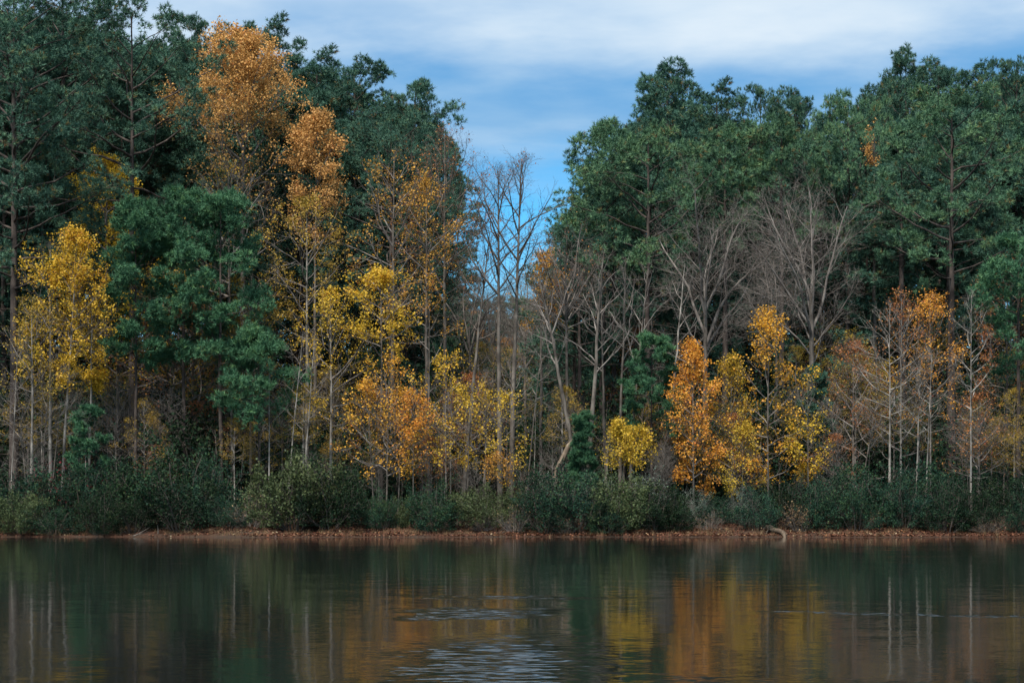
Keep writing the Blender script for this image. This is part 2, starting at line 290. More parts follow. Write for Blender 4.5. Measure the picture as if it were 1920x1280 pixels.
def leafy_mesh(seed, H, z0, Rw, r0=0.12, lean=(0, 0), bark='grey', twig='twig', leaf='yellow', n=(22, 6, 5, 0), nl=3, size=0.13, spread=0.13,
               keepz=None, cl=0.0, ang=(74, 30), up=0.06, tf=0.97, wob=0.13, stems=None, cfrac=0.42, rcs=(0.016, 0.011, 0.009), lowb=0, ell_c=None, twist=0.015):
    rng = np.random.default_rng(seed); T = Acc(); C = Acc(); Fo = Acc(); fine = []
    ch = H - z0
    for (sx, sy, lx, ly, hs) in (stems or [(0, 0, lean[0], lean[1], 1.0)]):
        Hs = H * hs
        P, rad = trunk_line(rng, Hs * tf, r0 * (0.6 + 0.4 * hs), 16, twist, (lx, ly), 0.12 if tf > .8 else 0.45)
        P = P + np.array([sx, sy, 0]); T.tubes(P, rad * .85, 9)
        cc = np.array([lx * .75 + sx, ly * .75 + sy, z0 + ch * cfrac]) if ell_c is None else np.array(ell_c); rz = max(Hs - cc[2], 1.0)
        def l1(pos, d, s, idx): return np.maximum(ell(cc, Rw, rz, pos, d), 0.35) * (0.7 + 0.36 * rng.random(len(pos)))
        B1, R1, L1 = grow(rng, P, rad, n[0], min(z0 / (Hs * tf), .9), 0.99, R(ang[0]), R(ang[1]), l1, 8, up, wob * .8, rcs[0])
        C.tubes(B1, R1, 5)
        B2, R2, L2 = grow(rng, B1, R1, n[1], 0.18, 0.97, R(50), R(32), lambda p, d, s, i: np.clip(L1[i] * (0.55 - 0.3 * s) * (0.6 + 0.7 * rng.random(len(p))), 0.25, 5), 5, up * .8, wob, rcs[1])
        C.tubes(B2, R2, 3)
        B3, R3, L3 = grow(rng, B2, R2, n[2], 0.15, 1.0, R(48), R(30), lambda p, d, s, i: np.clip(L2[i] * (0.6 - 0.3 * s) * (0.6 + 0.7 * rng.random(len(p))), 0.15, 2.5), 4, up * .6, wob, rcs[2])
        C.tubes(B3, R3, 3); fine.append(B3)
        if n[3]:
            B4, R4, L4 = grow(rng, B3, R3, n[3], 0.1, 1.0, R(42), R(28), lambda p, d, s, i: np.clip(L3[i] * (0.6 - .3 * s) * (0.6 + 0.7 * rng.random(len(p))), 0.12, 1.2), 3, up * .5, wob * .6, 0.008, 1.0, 0.005)
            C.tubes(B4, R4, 3)
        if lowb:
            Bd, Rd, Ld = grow(rng, P, rad, lowb, 0.12, z0 / Hs, R(80), R(65), lambda p, d, s, i: (0.25 + 0.5 * rng.random(len(p))) * Rw, 5, 0.03, 0.16, 0.010)
            C.tubes(Bd, Rd, 4)
            Be, Re, _ = grow(rng, Bd, Rd, 5, 0.2, 0.97, R(45), R(30), lambda p, d, s, i: Ld[i] * 0.4, 3, 0.02, 0.15, 0.009); C.tubes(Be, Re, 3); fine.append(Be) if nl else None
    if nl:
        for B in fine:
            def keep(p, u, B=B):
                k = np.ones(len(p))
                if keepz is not None: k = np.interp((p[:, 2] - z0) / ch, keepz[0], keepz[1])
                if cl: k = k * np.clip(0.5 + cl * clump(p, seed + 9, 1.0), 0, 1)
                return u < k
            put_leaves(Fo, rng, B, nl, size, spread, seed + 3, keep)
    return T.make('trunk', M[bark], True), C.make('crown', M[twig]), (Fo.make('foliage', M[leaf]) if nl and Fo.V else None)

def assemble(name, meshes, loc, label, cat, group=None, rz=0):
    root = empty(name, loc, label, cat, group); root.rotation_euler.z = rz
    link('trunk', meshes[0], root); c = link('crown', meshes[1], root)
    if meshes[2] is not None: link('foliage', meshes[2], c)
    return root
def base(px, Y): x = XP(px, Y); return (x, Y, float(ground(x, Y)) - 0.05)
MASTER = {}
def pine(px, Y, top, bot, hw, label, name='pine_tree', lean=0, **k):
    """trunk column px, depth, rows of crown top and lowest boughs, half width of the crown in photo pixels"""
    b = base(px, Y); H = ZP(top, Y) - b[2]; z0 = ZP(bot, Y) - b[2]; hw *= 1.2; Rw = hw / F * Y; v = None
    if Y > 116 and 'dens' not in k and 'r0' not in k:            # the canopy behind: a few crowns, turned and scaled
        v = (int(px) % 3, k.get('mat'))
        if v in MASTER:
            o, H0, R0 = MASTER[v]; w = Rw / R0; return copy_tree(o, b, px * 1.7, (w, w, H / H0), label)
    k.setdefault('r0', 0.012 * H); s = k.pop('seed', int(px * 7 + Y * 10))
    o = assemble(name, pine_mesh(s, H, max(z0, 0.6), Rw, lean=(lean / F * Y, 0), **k), b, label, 'pine tree')
    if v: MASTER[v] = (o, H, Rw)
    return o
def leafy(px, Y, top, bot, hw, label, name='broadleaf_tree', cat='tree', lean=0, **k):
    if k.get('nl', 3) > 2: k['nl'] = int(k.get('nl', 3) * 1.45); k['size'] = k.get('size', .15) * .82
    b = base(px, Y); H = ZP(top, Y) - b[2]; z0 = ZP(bot, Y) - b[2]; hw *= 1.25
    k.setdefault('r0', 0.009 * H + 0.02); s = k.pop('seed', int(px * 7 + Y * 10))
    if 'stems' in k: k['stems'] = [(a / F * Y, bb, c / F * Y, d, e) for a, bb, c, d, e in k['stems']]
    return assemble(name, leafy_mesh(s, H, max(z0, 0.4), hw / F * Y, lean=(lean / F * Y, 0), **k), b, label, cat)

# ------------------------------------------------------------------ the setting: ground, water
def setting():
    xs = np.concatenate([-np.geomspace(3000, 60, 18), np.arange(-48, 48.1, 0.5), np.geomspace(60, 3000, 18)])
    ys = np.concatenate([np.linspace(-300, -10, 8), np.arange(-8, 10, 1.5), np.linspace(12, 96, 12), np.arange(97, 112, 0.3), np.arange(113, 180, 1.5), np.geomspace(185, 4000, 24)])
    X, Y = np.meshgrid(xs, ys); Z = ground(X, Y)
    V = np.stack([X, Y, Z], -1).reshape(-1, 3); nx, ny = len(xs), len(ys)
    i = np.arange(nx * ny).reshape(ny, nx); q = np.stack([i[:-1, :-1], i[:-1, 1:], i[1:, 1:], i[1:, :-1]], -1).reshape(-1, 4)
    m = bpy.data.materials.new('forest_floor'); m.use_nodes = True; t = m.node_tree; L = t.links.new
    p = t.nodes['Principled BSDF']; p.inputs['Roughness'].default_value = 0.95; p.inputs['Specular IOR Level'].default_value = 0.1
    g = N(t, 'ShaderNodeNewGeometry')
    n1 = N(t, 'ShaderNodeTexNoise'); n1.inputs['Scale'].default_value = 14; n1.inputs['Detail'].default_value = 6; L(g.outputs['Position'], n1.inputs['Vector'])
    n2 = N(t, 'ShaderNodeTexNoise'); n2.inputs['Scale'].default_value = 0.7; n2.inputs['Detail'].default_value = 4; L(g.outputs['Position'], n2.inputs['Vector'])
    c1 = ramp(t, [(0.3, (0.02, 0.013, 0.01)), (0.5, (0.05, 0.026, 0.018)), (0.7, (0.10, 0.045, 0.027))]); L(n1.outputs[0], c1.inputs[0])
    c2 = ramp(t, [(0.3, (0.025, 0.019, 0.016)), (0.7, (0.075, 0.05, 0.036))]); L(n1.outputs[0], c2.inputs[0])
    f = ramp(t, [(0.42, (0, 0, 0)), (0.6, (1, 1, 1))]); L(n2.outputs[0], f.inputs[0])
    mx = N(t, 'ShaderNodeMix', data_type='RGBA'); L(f.outputs[0], mx.inputs[0]); L(c1.outputs[0], mx.inputs[6]); L(c2.outputs[0], mx.inputs[7]); L(mx.outputs[2], p.inputs['Base Color'])
    b = N(t, 'ShaderNodeBump'); b.inputs['Distance'].default_value = 0.06; L(n1.outputs[0], b.inputs['Height']); L(b.outputs[0], p.inputs['Normal'])
    o = link('ground', mesh('ground', V, [q], None, m, True)); o['kind'] = 'structure'
    # lake
    m = bpy.data.materials.new('lake_water'); m.use_nodes = True; t = m.node_tree; L = t.links.new
    p = t.nodes['Principled BSDF']; p.inputs['Base Color'].default_value = (0.006, 0.009, 0.009, 1); p.inputs['Roughness'].default_value = 0.05; p.inputs['IOR'].default_value = 1.25
    g = N(t, 'ShaderNodeNewGeometry'); sp = N(t, 'ShaderNodeSeparateXYZ'); L(g.outputs['Position'], sp.inputs[0]); X, Y = sp.outputs[0], sp.outputs[1]
    def nz(scale, sx, sy, det=2, col=True):
        mp = N(t, 'ShaderNodeMapping'); mp.inputs['Scale'].default_value = (sx, sy, 1); L(g.outputs['Position'], mp.inputs[0])
        n = N(t, 'ShaderNodeTexNoise'); n.inputs['Scale'].default_value = scale; n.inputs['Detail'].default_value = det; L(mp.outputs[0], n.inputs['Vector'])
        return n.outputs['Color'] if col else n.outputs[0]
    def band(v, c, h, soft):     # smooth window |v-c|<h
        a = math_(t, 'ABSOLUTE', math_(t, 'SUBTRACT', v, c)); mr = N(t, 'ShaderNodeMapRange', interpolation_type='SMOOTHSTEP'); L(a, mr.inputs[0])
        mr.inputs[1].default_value = h; mr.inputs[2].default_value = h + soft; mr.inputs[3].default_value = 1; mr.inputs[4].default_value = 0; return mr.outputs[0]
    wob = math_(t, 'MULTIPLY_ADD', nz(0.9, 1, 1, 3, False), 2.0, -1.0)
    Yw = math_(t, 'MULTIPLY_ADD', wob, 1.6, Y); Xw = math_(t, 'MULTIPLY_ADD', wob, 0.7, X)
    # breezy cat's-paws on the calm water
    pat = [(-0.85, 28.2, .55, .45, .9, 1.2, 1.0), (0.15, 28.6, .4, .5, .5, 1.0, .45), (-0.6, 33.2, .8, .5, .2, .5, .5), (1.2, 33.0, .8, .8, .2, .5, .4), (-0.3, 17.6, .4, .9, 2.0, 4.5, .8), (0.35, 20.5, .3, .7, 1.5, 4, .25), (2.4, 15.6, .9, .8, .6, 2.0, .35)]
    msk = None
    for cx_, cy_, hx, sx, hy, sy, am in pat:
        v = math_(t, 'MULTIPLY', math_(t, 'MULTIPLY', band(Xw, cx_, hx, sx), band(Yw, cy_, hy, sy)), am)
        msk = v if msk is None else math_(t, 'MAXIMUM', msk, v)
    # thin line of riplets to the right
    yl = math_(t, 'MULTIPLY_ADD', X, 0.42, Y)
    ln = math_(t, 'MULTIPLY', band(math_(t, 'MULTIPLY_ADD', wob, 0.25, yl), 30.4, .22, .12), band(X, 8.5, 4.0, .8))
    spark = math_(t, 'GREATER_THAN', nz(3.0, 2.2, 1, 2, False), 0.47)
    ln = math_(t, 'MULTIPLY', ln, spark)
    msk = math_(t, 'MAXIMUM', msk, math_(t, 'MULTIPLY', ln, 3.5))
    def slope(col, amp):
        s = N(t, 'ShaderNodeVectorMath', operation='SUBTRACT'); L(col, s.inputs[0]); s.inputs[1].default_value = (.5, .5, .5)
        m2 = N(t, 'ShaderNodeVectorMath', operation='SCALE'); L(s.outputs[0], m2.inputs[0])
        if isinstance(amp, float): m2.inputs['Scale'].default_value = amp
        else: L(amp, m2.inputs['Scale'])
        return m2.outputs[0]
    a = slope(nz(9, 0.5, 1.3, 2), 0.04); b = slope(nz(1.1, 0.35, 1.0, 2), 0.02); c = slope(nz(4.5, 0.9, 2.2, 2), math_(t, 'MULTIPLY', msk, 1.25))
    def add(u, v):
        n = N(t, 'ShaderNodeVectorMath', operation='ADD'); L(u, n.inputs[0])
        if isinstance(v, tuple): n.inputs[1].default_value = v
        else: L(v, n.inputs[1])
        return n.outputs[0]
    s = add(add(a, b), c); mu = N(t, 'ShaderNodeVectorMath', operation='MULTIPLY'); L(s, mu.inputs[0]); mu.inputs[1].default_value = (0.8, 1, 0)
    nn = N(t, 'ShaderNodeVectorMath', operation='NORMALIZE'); L(add(mu.outputs[0], (0, 0, 1)), nn.inputs[0]); L(nn.outputs[0], p.inputs['Normal'])
    V = np.array([[-3000, -95, 0], [3000, -95, 0], [3000, 104, 0], [-3000, 104, 0]], float)
    o = link('lake', mesh('lake', V, [np.array([[0, 1, 2, 3]])], None, m)); o['kind'] = 'structure'
setting()

# ------------------------------------------------------------------ pines
# left bank
pn = {}
pn['edge'] = pine(25, 112, -40, 540, 190, 'huge dark pine with long drooping boughs beside the orange oak side of the cove', r0=0.33, dens=1.35)
pn['tall'] = pine(245, 114, 18, 400, 180, 'tall open pine with dark bare trunk showing above the clump of three young pines', r0=0.30, dens=0.85)
pn['back'] = pine(120, 124, -60, 430, 190, 'dark pine rising behind the huge drooping pine')
pine(372, 132, 40, 330, 110, 'dark pine whose tufted top stands just beside the orange oak crown')
pine(505, 131, 48, 330, 85, 'dark pine peeping over the top of the orange oak')
pine(595, 129, 108, 400, 95, 'dark pine between the orange oak and the ragged thin-topped pine')
pine(665, 132, 118, 420, 100, 'ragged pine with thin top against the clouds')
pine(745, 128, 155, 440, 85, 'thin-crowned pine leaning out toward the gap in the trees', lean=35, dens=0.7)
pn['wide'] = pine(735, 119, 215, 470, 150, 'broad dark pine behind the russet and gold trees beside the gap')
pine(255, 108.5, 372, 690, 52, 'young green pine at the edge of the clump of three, beside the yellow birches', mat='young', dens=1.1, r0=0.13)
pn['young'] = pine(345, 109.5, 350, 690, 58, 'young green pine in the middle of the clump of three', mat='young', dens=1.1, r0=0.16)
pine(415, 108.5, 362, 690, 76, 'young green pine with the widest crown of the clump of three', mat='young', dens=1.1, r0=0.17)
pn['sap'] = pine(165, 105.5, 765, 900, 32, 'small green pine sapling among the white stems under the yellow birches', mat='young', r0=0.05, dead=0, puff=.24, nl=.17, w=.016)
pine(485, 106.5, 625, 800, 72, 'small pine with flat layered boughs beside the paired pale leaning stems', mat='young', r0=0.07)
# right bank
pn['round'] = pine(1252, 131, 126, 380, 75, 'round-topped pine standing clear above its neighbours on the right of the gap', dens=1.35, seed=4)
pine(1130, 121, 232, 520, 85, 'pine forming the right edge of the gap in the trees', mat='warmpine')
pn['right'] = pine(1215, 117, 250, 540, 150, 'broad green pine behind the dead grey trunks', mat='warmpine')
pine(1345, 134, 168, 400, 85, 'pine in the canopy directly behind the left of the two bare elms')
pine(1425, 136, 165, 400, 85, 'pine in the canopy beyond the bare elms, at the dip of the skyline')
pine(1490, 133, 178, 400, 80, 'pine beside the dip in the right-hand skyline')
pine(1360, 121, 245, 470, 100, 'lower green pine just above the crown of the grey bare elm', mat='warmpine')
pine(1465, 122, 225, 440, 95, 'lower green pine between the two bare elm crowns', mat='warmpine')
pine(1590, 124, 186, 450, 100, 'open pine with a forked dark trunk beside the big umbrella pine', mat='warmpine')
pine(1688, 139, 105, 360, 75, 'tallest tufted pine on the right skyline')
pine(1760, 136, 122, 380, 90, 'pine behind the top of the umbrella pine')
pine(1850, 132, 135, 400, 95, 'pine just right of the umbrella pine on the skyline')
pine(1905, 128, 112, 420, 100, 'tall pine at the outer end of the right-hand wood')
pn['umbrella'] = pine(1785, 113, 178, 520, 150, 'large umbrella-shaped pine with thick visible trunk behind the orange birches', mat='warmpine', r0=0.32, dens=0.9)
pine(1690, 121, 300, 560, 90, 'pine filling between the umbrella pine and the rounded bare elm')
pine(1910, 108, 450, 700, 85, 'green pine with low boughs at the end of the right-hand shore', mat='young', r0=0.18)
pn['dark'] = pine(1085, 119, 430, 690, 110, 'dark low-branched pine behind the broken stump', dens=0.8)
pn['cone'] = pine(1222, 107, 632, 830, 52, 'dense cone-shaped young pine beside the bright orange maple', mat='young', r0=0.09, dens=1.8, dead=0, puff=.2, nl=.2, w=.016)
pine(1092, 105.2, 780, 930, 17, 'tiny bright green pine at the foot of the dead grey trunk', mat='young', r0=0.03, dead=0, dens=3.5, puff=.13, nl=.15, w=.011)
pine(1225+305, 108, 690, 860, 30, 'small dark pine between the golden birches and the bare white stems', r0=0.05, dead=0, puff=.24, nl=.17, w=.016)

# ------------------------------------------------------------------ broadleaf trees in leaf
DIM = []
oak = leafy(455, 118, 62, 470, 112, 'big tan-orange oak crown standing out among dark pines', leaf='tan', r0=0.3, n=(30, 8, 6, 0), nl=22, size=0.15, spread=0.2, keepz=([0, .3, .5, .62, 1], [.02, .06, .25, .95, 1]), cfrac=.5, twig='twig')
leafy(592, 117, 213, 470, 48, 'narrow tan-orange oak beside the big orange oak', leaf='tan', r0=0.18, n=(26, 6, 5, 0), nl=14, size=0.15, spread=0.22, keepz=([0, .4, .6, 1], [.15, .5, 1, 1]))
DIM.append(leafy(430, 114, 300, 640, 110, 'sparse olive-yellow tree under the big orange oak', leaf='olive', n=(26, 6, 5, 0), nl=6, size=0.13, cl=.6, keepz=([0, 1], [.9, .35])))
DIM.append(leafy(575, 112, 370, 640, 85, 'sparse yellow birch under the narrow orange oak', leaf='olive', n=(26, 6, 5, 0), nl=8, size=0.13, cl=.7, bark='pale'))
leafy(620, 109, 540, 800, 70, 'thin yellow-leaved birch above the pair of pale leaning stems', leaf='yellow', n=(22, 6, 5, 0), nl=6, size=0.12, cl=.7, bark='pale')
leafy(738, 112, 275, 640, 75, 'tall gold-leaved tree with slim grey trunk beside the gap', leaf='amber', n=(26, 6, 5, 0), nl=7, size=0.13, cl=.8, keepz=([0, .4, 1], [.3, .8, .7]))
leafy(835, 115, 235, 560, 85, 'tall russet tree with bare reddish twig tips at the edge of the gap', leaf='russet', r0=0.2, n=(26, 7, 5, 3), nl=6, size=0.12, cl=.6, keepz=([0, .2, .6, .85, 1], [.4, .9, .9, .25, .05]), twig='dtwig', ang=(55, 25))
leafy(800, 111.5, 330, 650, 60, 'tall golden tree with straight grey trunk in front of the russet tree', leaf='amber', n=(22, 6, 5, 0), nl=6, size=0.13, cl=.7)
leafy(715, 108, 503, 670, 66, 'round bright yellow maple crown under the gold-leaved tree', leaf='yellow', n=(22, 6, 6, 0), nl=8, size=0.14, cl=.8)
birch = leafy(725, 105.8, 668, 900, 72, 'bright gold sapling cluster above the shore shrubs, left of the orange one', leaf='gold', n=(22, 5, 5, 0), nl=4, size=0.13, cl=.8, stems=[(0, 0, 5, 0, 1), (-25, .6, -14, 0, .85), (20, .3, 10, 0, .8)], r0=.06)
leafy(775, 105, 730, 880, 36, 'orange sapling between the bright gold saplings', leaf='orange', n=(16, 6, 5, 0), nl=8, size=0.12, cl=.4, r0=.045)
leafy(845, 106.2, 660, 880, 70, 'gold sapling with thin grey stems nearest the gap', leaf='yellow', n=(20, 5, 5, 0), nl=5, size=0.13, cl=.8, stems=[(0, 0, 0, 0, 1), (30, .6, 10, 0, .82)], r0=.06)
leafy(950, 105.5, 735, 900, 42, 'thin yellow sapling at the foot of the bare twin-trunked tree', leaf='yellow', n=(14, 5, 4, 0), nl=5, size=0.11, cl=.6, r0=.04)
leafy(935, 104.6, 858, 905, 30, 'little orange-leaved bush low below the bare twin-trunked tree', leaf='amber', n=(10, 5, 4, 0), nl=4, size=0.11, r0=.03, cat='shrub', name='leafy_sapling')
leafy(95, 108, 445, 740, 62, 'yellow birch with white stem at the outer edge of the left wood', leaf='yellow', n=(26, 7, 5, 0), nl=10, size=0.14, cl=.5, bark='pale')
leafy(160, 107.3, 425, 730, 62, 'bright yellow birch with leaning white stem beside the young pine clump', leaf='yellow', n=(24, 7, 5, 0), nl=9, size=0.14, cl=.6, bark='pale', stems=[(-45, 0, 30, 0, 1), (0, .5, 10, 0, .85)], r0=.13)
leafy(60, 106, 560, 760, 60, 'thin yellow birch with many fine bare lower twigs in the left wood', leaf='olive', n=(22, 6, 5, 0), nl=5, size=0.11, cl=.7, bark='pale', lowb=8)
leafy(200, 116, 285, 520, 60, 'bright yellow tree glowing behind the tall open pine trunk', leaf='yellow', n=(22, 7, 6, 0), nl=10, size=0.15, cl=.4)
leafy(320, 115, 500, 760, 120, 'yellow maple behind the trunks of the young pine clump', leaf='yellow', n=(24, 7, 5, 0), nl=7, size=0.13, cl=.7)
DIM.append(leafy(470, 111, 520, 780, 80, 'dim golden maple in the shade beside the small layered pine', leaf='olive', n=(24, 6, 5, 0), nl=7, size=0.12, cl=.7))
leafy(1300, 105.4, 640, 925, 54, 'dense bright orange maple sapling on the shore', leaf='orange', n=(26, 7, 5, 0), nl=11, size=0.13, cl=.35, r0=.07, cfrac=.4)
leafy(1372, 106.2, 665, 915, 50, 'thin yellow birch between the orange maple and the tall golden birch', leaf='lime', n=(22, 6, 5, 0), nl=6, size=0.12, cl=.6, r0=.06, bark='grey')
leafy(1440, 105.8, 578, 925, 62, 'tall golden birch on the shore below the rounded bare elm', leaf='gold', n=(28, 6, 5, 0), nl=8, size=0.14, cl=.75, r0=.085)
leafy(1515, 106.4, 690, 905, 38, 'yellow birch nearest the bare white stems', leaf='yellow', n=(22, 6, 5, 0), nl=8, size=0.14, cl=.75, r0=.06)
leafy(1392, 104.8, 800, 930, 40, 'low yellow-green sapling under the golden birches', leaf='lime', n=(16, 6, 5, 0), nl=8, size=0.12, cl=.4, r0=.04)
leafy(1172, 105, 795, 880, 36, 'small yellow maple bush beside the cone-shaped young pine', leaf='lime', n=(14, 6, 5, 0), nl=6, size=0.12, cl=.75, r0=.045, stems=[(0, 0, -12, 0, 1), (8, .2, 15, 0, .95)])
leafy(1690, 107.6, 545, 860, 80, 'orange-leaved birch with sparse leaves and pale twigs', leaf='russet', n=(26, 6, 5, 0), nl=5, size=0.11, cl=.6, bark='pale', keepz=([0, .5, 1], [.25, .6, .8]), r0=.08)
leafy(1745, 108.6, 545, 800, 70, 'orange birch in front of the umbrella pine trunk', leaf='orange', n=(26, 6, 5, 0), nl=6, size=0.11, cl=.7, bark='pale', r0=.08)
DIM.append(leafy(1600, 110, 640, 860, 75, 'dim russet sapling among fine bare twigs right of the golden birches', leaf='russet', n=(22, 6, 5, 0), nl=5, size=0.12, cl=.6))
leafy(1640, 123.5, 225, 300, 13, 'small orange crown caught among the pine tops', leaf='tan', n=(14, 5, 5, 0), nl=5, size=0.15, cl=.8)
leafy(1890, 112, 480, 760, 60, 'dim orange-brown tree in the shade beside the right-hand end pine', leaf='russet', n=(22, 6, 5, 0), nl=7, size=0.12, cl=.5)
leafy(1015, 116, 470, 620, 50, 'small gold crown in the gap beside the twin-trunked tree', leaf='gold', n=(20, 6, 5, 0), nl=6, size=0.11, cl=.6)

# ------------------------------------------------------------------ bare trees
bare = dict(nl=0)
leafy(945, 109.5, 280, 560, 82, 'tall bare twin-trunked tree standing in the gap against the sky', leaf='russet', twig='dtwig', n=(18, 7, 5, 3), nl=1, size=0.10, cl=.5, keepz=([0, .5, 1], [.2, .3, .5]), bark='grey', r0=.23, ang=(48, 22), stems=[(-6, 0, -6, 0, .97), (12, .3, 22, 0, 1)], cfrac=.5, lowb=5)
leafy(1522, 111, 290, 690, 104, 'rounded bare elm with dense fan of fine grey twigs', bark='grey', n=(11, 12, 8, 5), nl=0, r0=.30, tf=.62, ang=(56, 6), up=.025, cfrac=.45, wob=.12, lowb=5, rcs=(.014, .008, .005))
elm = leafy(1322, 112, 305, 700, 92, 'grey bare elm with forked crooked limbs in front of the pines', bark='grey', n=(10, 12, 8, 5), nl=0, r0=.27, tf=.6, ang=(56, 6), up=.025, wob=.17, lowb=6, rcs=(.015, .008, .005), twist=.035)
leafy(1455, 114, 395, 640, 85, 'smaller bare tree filling between the two bare elms', bark='grey', n=(9, 10, 6, 3), nl=0, r0=.16, tf=.6, ang=(60, 12), wob=.18)
leafy(1062, 115, 400, 620, 75, 'bare brown-twigged tree at the right edge of the gap', bark='grey', twig='twig', leaf='russet', n=(20, 8, 6, 3), nl=1, size=.09, r0=.16, tf=.7, ang=(55, 20), cl=.4)
leafy(1095, 107, 455, 700, 62, 'dead grey leaning tree with forked bare trunk above the stump', bark='grey', n=(12, 5, 4, 0), nl=0, r0=.24, twist=.03, stems=[(0, 0, -85, 0, .9), (6, .2, 30, 0, 1)], ang=(50, 30), wob=.16)
leafy(1160, 108.5, 470, 700, 55, 'dead grey tree with close parallel trunks beside the leaning one', bark='grey', n=(12, 5, 4, 0), nl=0, r0=.15, twist=.03, stems=[(-22, 0, -10, 0, .93), (0, .2, 12, 0, 1), (16, -.2, 40, 0, .96)], ang=(45, 30), wob=.16)
leafy(1245, 110, 480, 720, 55, 'crooked dead tree leaning over the cone-shaped young pine', bark='pale', n=(12, 6, 4, 0), nl=0, r0=.16, twist=.04, lean=40, wob=.18)
leafy(1668, 106.3, 560, 800, 62, 'straight white-stemmed bare birch with wide twiggy side branches', bark='pale', twig='pale', n=(26, 6, 4, 0), nl=0, r0=.105, lowb=8, ang=(75, 35))
leafy(1735, 105.6, 650, 840, 42, 'slim white bare stem beside the white-stemmed birch', bark='pale', twig='pale', n=(18, 5, 4, 0), nl=0, r0=.07, stems=[(0, 0, 12, 0, 1), (-14, .3, 6, 0, .9)])
leafy(1821, 105.2, 540, 790, 45, 'lone slender white bare birch in front of the dark shade', bark='pale', twig='pale', n=(26, 5, 4, 0), nl=0, r0=.085, lowb=8, ang=(65, 35), twist=.008)
leafy(1590, 106.4, 720, 860, 55, 'low tangle of bare grey branches beside the golden birches', bark='grey', n=(16, 7, 5, 0), nl=0, r0=.06, stems=[(0, 0, -35, 0, .9), (20, .2, 40, 0, 1)], ang=(70, 40))
leafy(545, 105.3, 610, 800, 40, 'pair of pale stems leaning together beside the small layered pine', bark='pale', n=(14, 5, 4, 0), nl=0, r0=.075, stems=[(-8, 0, 30, 0, 1), (22, .1, 22, 0, .95)])
leafy(505, 105.6, 660, 830, 30, 'single straight pale stem beneath the small layered pine', bark='pale', n=(10, 5, 4, 0), nl=0, r0=.075, twist=.008)
leafy(805, 107, 560, 860, 45, 'slender grey pole of a tree rising through the gold saplings', bark='grey', n=(12, 5, 4, 0), nl=0, r0=.12, twist=.008)
thin = leafy(20, 105.2, 600, 800, 35, 'thin white bare sapling at the outer edge of the left shore', bark='pale', n=(14, 5, 4, 0), nl=0, r0=.05, lowb=6, lean=14)
twiggy = leafy(75, 106, 650, 850, 60, 'twiggy grey bare sapling tangle under the yellow birches', bark='grey', n=(18, 6, 5, 0), nl=0, r0=.06, stems=[(0, 0, 20, 0, 1), (-25, .2, -20, 0, .8), (15, .4, 30, 0, .9)])
whip = leafy(160, 104.9, 775, 860, 28, 'small crooked white bare sapling in front of the pine sapling', bark='pale', n=(10, 5, 4, 0), nl=0, r0=.035)
leafy(868, 110, 420, 640, 70, 'bare dark-limbed tree with arching branches leaning into the gap', bark='grey', twig='dtwig', n=(16, 7, 5, 3), nl=0, r0=.2, lean=50, wob=.16, ang=(70, 35))
leafy(985, 107.5, 600, 760, 52, 'bare grey sapling arching across the gap', bark='grey', n=(16, 6, 5, 0), nl=0, r0=.07, lean=35)
leafy(910, 106.3, 690, 850, 55, 'fine-twigged bare grey sapling left of the twin-trunked tree', bark='grey', n=(18, 6, 5, 0), nl=0, r0=.05)

# ------------------------------------------------------------------ shrubs
def shrub_mesh(seed, H, Rw, leaf='bush', n=(15, 8, 5), nl=19, size=0.075, spread=0.085, twig='dtwig', up=0.05, zc=0.42, droop=-0.6, bare=0.0):
    rng = np.random.default_rng(seed); C = Acc(); Fo = Acc(); S = Acc()
    th = np.arange(n[0]) * 2.4 + rng.random(n[0]); el = R(28) + R(58) * rng.random(n[0])
    p0 = np.stack([np.cos(th) * Rw * .12, np.sin(th) * Rw * .12, np.full(n[0], -.1)], 1); d = np.stack([np.cos(th) * np.cos(el), np.sin(th) * np.cos(el), np.sin(el)], 1)
    c = np.array([0, 0, H * zc]); Lg = ell(c, Rw, H * (1 - zc), p0 + d * .2, d) * (.78 + .3 * rng.random(n[0]))
    B0 = poly(rng, p0, d, Lg, 7, .03, .09); R0 = (0.012 * Lg + .008)[:, None] * np.linspace(1, .25, 7)[None]; S.tubes(B0, R0, 5)
    B1, R1, L1 = grow(rng, B0, R0, n[1], .15, 1, R(60), R(35), lambda p, d, s, i: np.clip(Lg[i] * (.45 - .2 * s) * (.6 + .7 * rng.random(len(p))), .2, 1.6), 5, up, .13, .01); C.tubes(B1, R1, 3)
    B2, R2, L2 = grow(rng, B1, R1, n[2], .2, 1, R(52), R(30), lambda p, d, s, i: np.clip(L1[i] * .5 * (.6 + .7 * rng.random(len(p))), .12, .7), 3, up * 2, .1, .008); C.tubes(B2, R2, 3)
    if bare: B2 = B2[rng.random(len(B2)) > bare]
    if nl: put_leaves(Fo, rng, B2, nl, size, spread, seed + 4, (lambda p, u: (p[:, 2] > .12) & (u < np.clip(.85 + .6 * clump(p, seed, 1.5), .12, 1))), droop)
    return S.make('stem', M[twig], True), C.make('crown', M[twig]), (Fo.make('foliage', M[leaf]) if nl else None)
def shrub(name, ms, loc, label, cat, group=None):
    root = empty(name, loc, label, cat, group); link('stem', ms[0], root); c = link('crown', ms[1], root)
    if ms[2]: link('foliage', ms[2], c)
    return root
